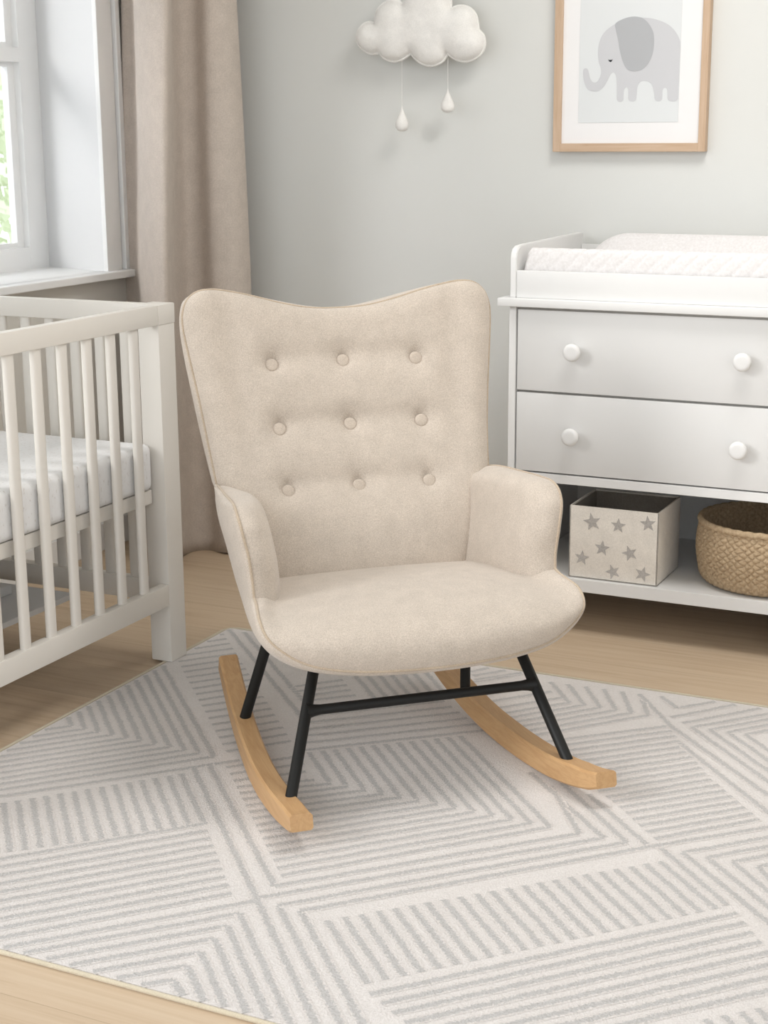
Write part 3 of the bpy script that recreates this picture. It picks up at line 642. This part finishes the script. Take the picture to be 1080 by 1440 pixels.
for poly in me.polygons:
    for li in poly.loop_indices:
        vi = me.loops[li].vertex_index; uvl.data[li].uv = (vi // 2 * .1, float(vi % 2))
# ------------------------------------------------------------------ rocking chair
TH = radians(43.31)
ch = root('rocking_chair', (-1.2988, 2.8057, .006), 'beige button-tufted wingback rocking chair on wooden rockers', 'chair', TH)
OC = (0, 0, .006)
def cp(name, geo, m=FAB, parent=None, **k): return obj(name, geo, m, parent or ch, OC, **k)
A = np.array
def mir(P): return [(-x, y_, z) for x, y_, z in P]
# seam control points on the right half (x > 0): wing, arm, seat front
WING = [(0, .492, .915), (.04, .4915, .9157), (.078, .490, .9195), (.136, .488, .9315), (.2, .484, .949), (.25, .480, .961), (.295, .476, .968), (.33, .474, .964), (.354, .471, .946), (.366, .464, .915), (.3665, .457, .885), (.359, .441, .83), (.346, .417, .746), (.332, .388, .647), (.318, .352, .553)]
LOWB = [(.318, .352, .553), (.285, .305, .46), (.232, .258, .338)]
ARM = [(.318, .352, .553), (.3245, .30, .562), (.335, .20, .570), (.342, .10, .577), (.346, .045, .577), (.347, .016, .566), (.3445, -.004, .545), (.341, -.010, .525), (.334, -.016, .490), (.327, -.017, .433), (.326, -.021, .404)]
SEAT = [(.326, -.021, .404), (.3265, -.037, .4), (.331, -.07, .395), (.3375, -.112, .3875), (.336, -.142, .372), (.3305, -.155, .360), (.314, -.166, .343), (.279, -.176, .318), (.237, -.187, .302), (.162, -.199, .290), (.08, -.207, .2855), (0, -.21, .2845)]
WING = [(x * (1 - .016 * max(0, min(1, (z - .56) * 8))), y_, z) for x, y_, z in WING]
def lerp(a, b, t): return a + (b - a) * t
# ---- back cushion: Coons patch inside the wing seam
NU, NV = 121, 101
wing = cr([(-x, a, b) for x, a, b in WING[:0:-1]] + WING, 801)[400:]   # centre top -> arm
ci = int(np.argmax(wing[:, 0] + wing[:, 2] * .9))   # rounded upper corner
topR, sideR = wing[:ci + 1], wing[ci:]
side_full = np.vstack([sideR, cr(LOWB, 60)[1:]])
def rs_(P, n):
    d = np.r_[0, np.cumsum(np.linalg.norm(np.diff(P, axis=0), axis=1))]; s = np.linspace(0, d[-1], n)
    return np.stack([np.interp(s, d, P[:, k]) for k in range(3)], 1)
tr_ = rs_(topR, NU // 2 + 1); T = np.vstack([tr_[::-1] * A([-1, 1, 1]), tr_[1:]])
Rr = rs_(side_full, NV)[::-1]; Lr = Rr * A([-1, 1, 1])         # bottom -> top
Bt = np.array([(lerp(-.232, .232, i / (NU - 1)), .258 - .025 * (1 - (2 * i / (NU - 1) - 1) ** 2), .338) for i in range(NU)])
BUT = [(sx * w, y_, z) for (w, y_, z) in ((.170, .457, .80), (.167, .407, .663), (.165, .352, .534)) for sx in (-1, 0, 1)]
def backpt(i, j):
    u, v_ = i / (NU - 1), j / (NV - 1)
    P = (1 - v_) * Bt[i] + v_ * T[i] + (1 - u) * Lr[j] + u * Rr[j] - ((1 - u) * (1 - v_) * Bt[0] + u * (1 - v_) * Bt[-1] + (1 - u) * v_ * T[0] + u * v_ * T[-1])
    return P
def edgef(u, v_):
    du = 1 - abs(2 * u - 1); dv = 1 - v_
    a = 1 - (1 - min(du / .16, 1)) ** 2.2; b = 1 - (1 - min(dv / .09, 1)) ** 2.2
    return sqrt(max(a, 0)) * sqrt(max(b, 0))
def puff(P, u, v_):
    x, z = P[0], P[2]
    e = edgef(u, v_)
    d = .024 * e                                  # padding stands proud of the seam
    d += .010 * math.exp(-((z - .46) / .09) ** 2) * max(0, 1 - (x / .28) ** 2)      # lumbar
    d -= .007 * math.exp(-((abs(x) - .235 - .1 * (z - .6)) / .035) ** 2) * max(0, min(1, (z - .5) * 4)) * e  # soft hollow before the wings
    for r in ((.80, .170), (.663, .167), (.534, .165)):
        zr, w = r
        inx = 1 / (1 + math.exp((abs(x) - w - .015) / .018))
        d -= .0085 * math.exp(-((z - zr - .008) / (.026 if z > zr else .030)) ** 2) * inx * e
        for sx in (-1, 0, 1):
            q2 = ((x - sx * w) ** 2 + (z - zr) ** 2)
            d -= .009 * math.exp(-q2 / .034 ** 2) + .007 * math.exp(-(q2 / .0172 ** 2) ** 3)
    return d
nrm = Vector((0, -.925, .38))
BP = []
for j in range(NV):
    row = []
    for i in range(NU):
        P = backpt(i, j); d = puff(P, i / (NU - 1), j / (NV - 1)); row.append((P[0], P[1] + nrm.y * d, P[2] + nrm.z * d))
    BP.append(row)
# fullness: Coons interior keeps the panel nearly flat
V, F = grid(BP); cp('back_cushion', (V, F), smooth=True)
BPa = np.array(BP).reshape(-1, 3)
# ---- buttons
def button(c):
    n = nrm.normalized(); t = Vector((1, 0, 0)); b_ = n.cross(t)
    V, F = [], []; prof = cr([(.0001, .0052), (.0065, .0050), (.0115, .0042), (.0144, .0022), (.0152, -.0008), (.0140, -.004), (.0125, -.008)], 18)
    rings = [[tuple(Vector(c) + (t * cos(2 * pi * k / 28) + b_ * sin(2 * pi * k / 28)) * r + n * h) for k in range(28)] for r, h in prof]
    return grid(rings, closed_u=True)
for bx_, by_, bz_ in BUT:
    k = np.argmin((BPa[:, 0] - bx_) ** 2 + (BPa[:, 2] - bz_) ** 2); s = BPa[k]
    cp('button', button((bx_, s[1] - .0045, bz_)), BTN, smooth=True)
# ---- seat cushion
seatR = cr(SEAT + [(-x, a, b) for x, a, b in SEAT[::-1][1:]], 181)[:91]; seam = np.vstack([seatR[:-1] * A([-1, 1, 1]), seatR[::-1]])   # left notch -> right notch
n = len(seam); SP = []
def bez(a, b, c, d, t): return (1 - t) ** 3 * a + 3 * (1 - t) ** 2 * t * b + 3 * (1 - t) * t * t * c + t ** 3 * d
for j in range(61):
    t = j / 60; row = []
    for i in range(n):
        Fp = seam[i]; u = 2 * i / (n - 1) - 1; w = abs(Fp[0]) / .338
        K = A([.232 * max(-1, min(1, Fp[0] / .326)), .285, .352]); flat_ = max(0, min(1, (Fp[2] - .2845) / .115))   # 1 near notch, 0 bottom
        C1 = K + A([0, -.15, .042 + .022 * (1 - w ** 2)])
        sg = 1 if Fp[0] > 0 else -1
        C2 = A([Fp[0] * (1 - .10 * flat_ ** 2), lerp(-.292, Fp[1] + .09, flat_ ** 1.6), lerp(.438, Fp[2] + .018, flat_ ** 1.2)])
        row.append(tuple(bez(K, C1, C2, Fp, t)))
    SP.append(row)
V, F = grid(SP); cp('seat_cushion', (V, F), smooth=True)
# ---- arm pads
armR = cr(ARM, 80)
KEYS = [0, .14, .30, .42, .55, .8, 1]
_cache = {}
def smk(T_, h):
    k = str(T_)
    if k not in _cache:
        q = cr([(a_,) + b_ for a_, b_ in zip(KEYS, T_)], 200); ker = np.ones(25) / 25
        hs = np.linspace(0, 1, 201); Q = np.stack([np.interp(hs, q[:, 0], q[:, j]) for j in (1, 2, 3)], 1)
        Qp = np.vstack([np.repeat(Q[:1], 12, 0), Q, np.repeat(Q[-1:], 12, 0)])
        _cache[k] = (hs, np.stack([np.convolve(Qp[:, j], ker, 'valid') for j in range(3)], 1))
    hs, Q = _cache[k]
    return A([np.interp(h, hs, Q[:, j]) for j in range(3)])
def armpad(sg):
    P = []; m_ = len(armR)
    base = len(armR) - 1
    for i, Sp in enumerate(armR[::-1]):            # notch first, ends at the back of the arm
        h = i / (m_ - 1)
        # parameter keys: 0 notch, .28 mid front, .47 front corner, .8 mid top, 1 back
        keys = [0, .14, .30, .42, .55, .8, 1]
        zf = [(-.086, -.002, -.022), (-.085, -.018, -.006), (-.080, -.018, .006), (-.070, -.004, .011), (-.055, .000, .009), (-.035, .0, .005), (-.010, .0, .001)]
        c2 = [(.252, .10, .350), (.250, .09, .42), (.252, .09, .49), (.258, .09, .542), (.266, .14, .566), (.282, .26, .558), (.305, .35, .552)]
        ee = [(.212, .262, .348), (.228, .30, .40), (.246, .34, .47), (.254, .35, .518), (.264, .36, .536), (.284, .365, .541), (.3, .365, .548)]
        f = lambda T_: smk(T_, h)
        C1 = Sp + f(zf); row = [tuple(bez(Sp, C1, f(c2), f(ee), t) * A([sg, 1, 1])) for t in np.linspace(0, 1, 40) ** 1.25]
        P.append(row)
    lowr = [(p_[0] - sg * (.004 + .02 * k_ / 40), p_[1] + .004 - .02 * k_ / 40, p_[2] - .045 + .03 * k_ / 40) for k_, p_ in enumerate(P[0])]
    return grid([lowr] + P)
for sg in (-1, 1): cp('armrest', armpad(sg), smooth=True)
# ---- outer shell: loft from the seam back to an oval on the rear
wingS = cr([(-x, a, b) for x, a, b in WING[:0:-1]] + WING, 181)[90:]; half = np.vstack([wingS[:-1], armR[:-1], seatR])      # centre top -> centre bottom
N = len(half); key_s = []
def key_of(p): return int(np.argmin(((half - A(p)) ** 2).sum(1)))
MAP = [ # seam point, ctrl1, ctrl2, end
 ((0, .492, .915), (0, .53, .915), (0, .56, .91), (0, .565, .88)),
 ((.25, .480, .961), (.252, .515, .962), (.235, .55, .952), (.205, .556, .90)),
 ((.354, .471, .946), (.360, .50, .948), (.340, .54, .935), (.26, .548, .885)),
 ((.3665, .457, .885), (.370, .49, .885), (.355, .53, .875), (.28, .535, .84)),
 ((.346, .417, .746), (.358, .45, .746), (.34, .49, .74), (.26, .50, .72)),
 ((.318, .352, .553), (.330, .40, .553), (.31, .44, .55), (.24, .455, .55)),
 ((.335, .20, .575), (.350, .26, .562), (.335, .42, .55), (.235, .45, .53)),
 ((.346, .045, .577), (.362, .14, .55), (.350, .40, .53), (.23, .44, .505)),
 ((.3445, -.004, .545), (.360, .10, .52), (.350, .39, .50), (.22, .43, .48)),
 ((.334, -.016, .490), (.350, .09, .47), (.340, .37, .46), (.21, .42, .45)),
 ((.326, -.021, .404), (.338, .07, .39), (.325, .34, .39), (.19, .395, .40)),
 ((.331, -.07, .395), (.340, .03, .36), (.315, .31, .36), (.17, .385, .375)),
 ((.336, -.142, .372), (.336, -.05, .315), (.295, .27, .32), (.15, .37, .345)),
 ((.314, -.166, .343), (.312, -.08, .275), (.26, .24, .285), (.12, .36, .325)),
 ((.279, -.176, .318), (.272, -.10, .258), (.22, .22, .265), (.09, .355, .315)),
 ((.162, -.199, .290), (.155, -.12, .248), (.12, .20, .25), (.05, .35, .305)),
 ((0, -.21, .2845), (0, -.13, .245), (0, .20, .245), (0, .35, .30))]
ks = [key_of(m_[0]) for m_ in MAP]; ks[0] = 0; ks[-1] = N - 1
idx = np.arange(N)
def smoothcol(col):     # monotone-ish cubic through keys
    t = []; vals = [m_[col] for m_ in MAP]; V_ = np.array(vals)
    out = np.zeros((N, 3))
    for k in range(len(ks) - 1):
        a, b = ks[k], ks[k + 1]
        for i in range(a, b + 1):
            s = (i - a) / max(b - a, 1); p1, p2 = V_[k], V_[k + 1]; p0 = V_[k - 1] if k else V_[1] * A([-1, 1, 1]); p3 = V_[k + 2] if k + 2 < len(ks) else V_[-2] * A([-1, 1, 1])
            h1 = ks[k] - ks[max(k - 1, 0)] or (b - a); h3 = ks[min(k + 2, len(ks) - 1)] - ks[k + 1] or (b - a); h2 = b - a
            m1 = ((p2 - p0) / (h1 + h2)) * h2; m2 = ((p3 - p1) / (h2 + h3)) * h2
            out[i] = (2 * s**3 - 3 * s**2 + 1) * p1 + (s**3 - 2 * s**2 + s) * m1 * .8 + (-2 * s**3 + 3 * s**2) * p2 + (s**3 - s**2) * m2 * .8
    return out
C1c, C2c, EEc = smoothcol(1), smoothcol(2), smoothcol(3)
full = lambda Q: np.vstack([Q, (Q * A([-1, 1, 1]))[::-1][1:-1]])
Sf, C1f, C2f, Ef = full(half), full(C1c), full(C2c), full(EEc)
tn = np.roll(Sf, -1, 0) - np.roll(Sf, 1, 0); outw = np.stack([-tn[:, 2], 0 * tn[:, 1], tn[:, 0]], 1)
ker = np.ones(31) / 31
outw /= np.linalg.norm(outw, axis=1)[:, None] + 1e-9
outw = np.stack([np.convolve(np.r_[outw[-15:, k], outw[:, k], outw[:15, k]], ker, 'valid') for k in range(3)], 1)
outw /= np.linalg.norm(outw, axis=1)[:, None] + 1e-9
if (outw[0] * A([0, 0, 1])).sum() < 0: outw = -outw
amp = .0080 - .0055 * np.clip(outw[:, 2] * 1.3, 0, 1) - .0040 * np.clip((Sf[:, 2] - .53) * 14, 0, 1) * (np.abs(Sf[:, 1] - .45) < .12)
amp = np.convolve(np.r_[amp[-7:], amp, amp[:7]], np.ones(15) / 15, 'valid').clip(.0006)
def rimoff(t): s = min(1, t / .045); return sqrt(1 - (1 - s) ** 2) * (1 - t) ** .7
rings = [[tuple(bez(Sf[i], C1f[i], C2f[i], Ef[i], t) + outw[i] * amp[i] * rimoff(t)) for i in range(len(Sf))] for t in [0, .003, .007, .013, .021, .032, .045, .06] + list(np.linspace(.08, 1, 27))]
# close the rear by shrinking towards the middle line of the back
cen = A([0, .46, .6]); mid = [A([0, np.interp(e[2], [.3, .45, .6, .75, .88], [.35, .425, .475, .52, .565]) + .004, min(max(e[2], .36), .84)]) for e in Ef]
for t in (.3, .6, .85, 1.0): rings.append([tuple(Ef[i] * (1 - t) + mid[i] * t) for i in range(len(Ef))])
V, F = grid(rings, closed_u=True); cp('outer_shell', (V, F), smooth=True)
# ---- piping along every seam
cp('piping', tube([tuple(p) for p in full(half)], .0030, 8, closed=True), PIPE, smooth=True, label='beige piping cord along the seams')
# ---- rockers
def zc(y_): return .006 + (y_ + .04) ** 2 / 2.6
def rocker(inner, wid, sg):
    P = []; ys = np.concatenate([np.linspace(-.352, -.32, 6), np.linspace(-.30, .40, 60), np.linspace(.41, .44, 4)])
    for y_ in ys:
        xi = float(np.interp(y_, [q[0] for q in inner], [q[1] for q in inner]))
        zb_ = zc(y_); th = float(np.interp(y_, [-.352, -.33, -.29, -.2, 0, .2, .44], [.032, .038, .044, .049, .053, .050, .040]))
        zt = zb_ + th
        if y_ < -.33: zb_ += (-.33 - y_) * .2
        slope = (y_ + .04) / 1.3; ny, nz = -slope, 1
        b_ = .0045
        sec = [(xi + b_, 0), (xi + wid - b_, 0), (xi + wid, b_), (xi + wid, th - b_), (xi + wid - b_, th), (xi + b_, th), (xi, th - b_), (xi, b_)]
        P.append([(x, y_ - slope * h * .8, zb_ + h) for x, h in sec])
    V, F = grid(P, closed_u=True); F.append(tuple(range(8))); F.append(tuple((len(P) - 1) * 8 + k for k in range(8)))
    return V, F
def smoothpts(pts): q = cr([(a, b) for a, b in pts], 60); return [(a, b) for a, b in q]
innR = smoothpts([(-.36, .279), (-.31, .258), (-.22, .240), (-.11, .229), (0, .217), (.12, .204), (.25, .192), (.44, .176)])
innL = smoothpts([(-.36, -.343), (-.2, -.345), (-.035, -.343), (.1, -.336), (.25, -.326), (.44, -.311)])
for inn in (innL, innR): cp('rocker', rocker(inn, .044, 1), ROCK, smooth=35)
# ---- steel legs and crossbar
leg = lambda pts: tube([tuple(p) for p in pts], .0116, 16)
FL, FR = A([-.313, -.236, .062]), A([.266, -.238, .062])
XL, XR = A([-.246, -.110, .187]), A([.244, -.111, .187])
TL, TR = XL + (XL - FL) * .72, XR + (XR - FR) * .72
for f, x_, t_ in ((FL, XL, TL), (FR, XR, TR)): cp('leg', leg([f - (x_ - f) * .06, f, x_, t_]), METAL, smooth=50)
BLf, BRf = A([-.309, .185, .066]), A([.208, .20, .064])
for f, t_ in ((BLf, A([-.262, .13, .268])), (BRf, A([.205, .19, .268]))): cp('leg', leg([f - (t_ - f) * .04, f, t_]), METAL, smooth=50)
cp('crossbar', tube([tuple(XL), tuple(lerp(XL, XR, .5)), tuple(XR)], .0102, 16), METAL, smooth=50)
for a_, b_ in ((XL, XR), (XR, XL)): cp('leg_joint', tube([tuple(a_ + (b_ - a_) * k) for k in (0, .015, .035, .06)], [.016, .0145, .0118, .0102], 16), METAL, smooth=50)
# ------------------------------------------------------------------ light
w = bpy.data.worlds.new('sky'); S.world = w; w.use_nodes = True
bg = w.node_tree.nodes['Background']; bg.inputs['Color'].default_value = (0.92, 0.962, 1.0, 1); bg.inputs['Strength'].default_value = 1.72
sn = bpy.data.lights.new('daylight_sun', 'SUN'); sn.energy = 1.3; sn.angle = radians(20); sn.color = (1, .99, .975)
so = bpy.data.objects.new('daylight_sun', sn); COL.objects.link(so)
d = Vector((1.0, 1.35, -.75)).normalized(); so.rotation_euler = d.to_track_quat('-Z', 'Y').to_euler(); so.location = (-2.5, -1, 3)
al = bpy.data.lights.new('overhead_fill_light', 'AREA'); al.shape = 'DISK'; al.size = 0.9; al.energy = 26; al.color = (1, .985, .97)  # added fill to brighten the floor at the back, no fixture behind it
ao = bpy.data.objects.new('overhead_fill_light', al); COL.objects.link(ao); ao.location = (-.7, 3.2, 2.6)
S.view_settings.view_transform = 'Standard'; S.view_settings.look = 'None'; S.view_settings.gamma = 1.0
S.view_settings.use_curve_mapping = False; S.view_settings.exposure = -0.03
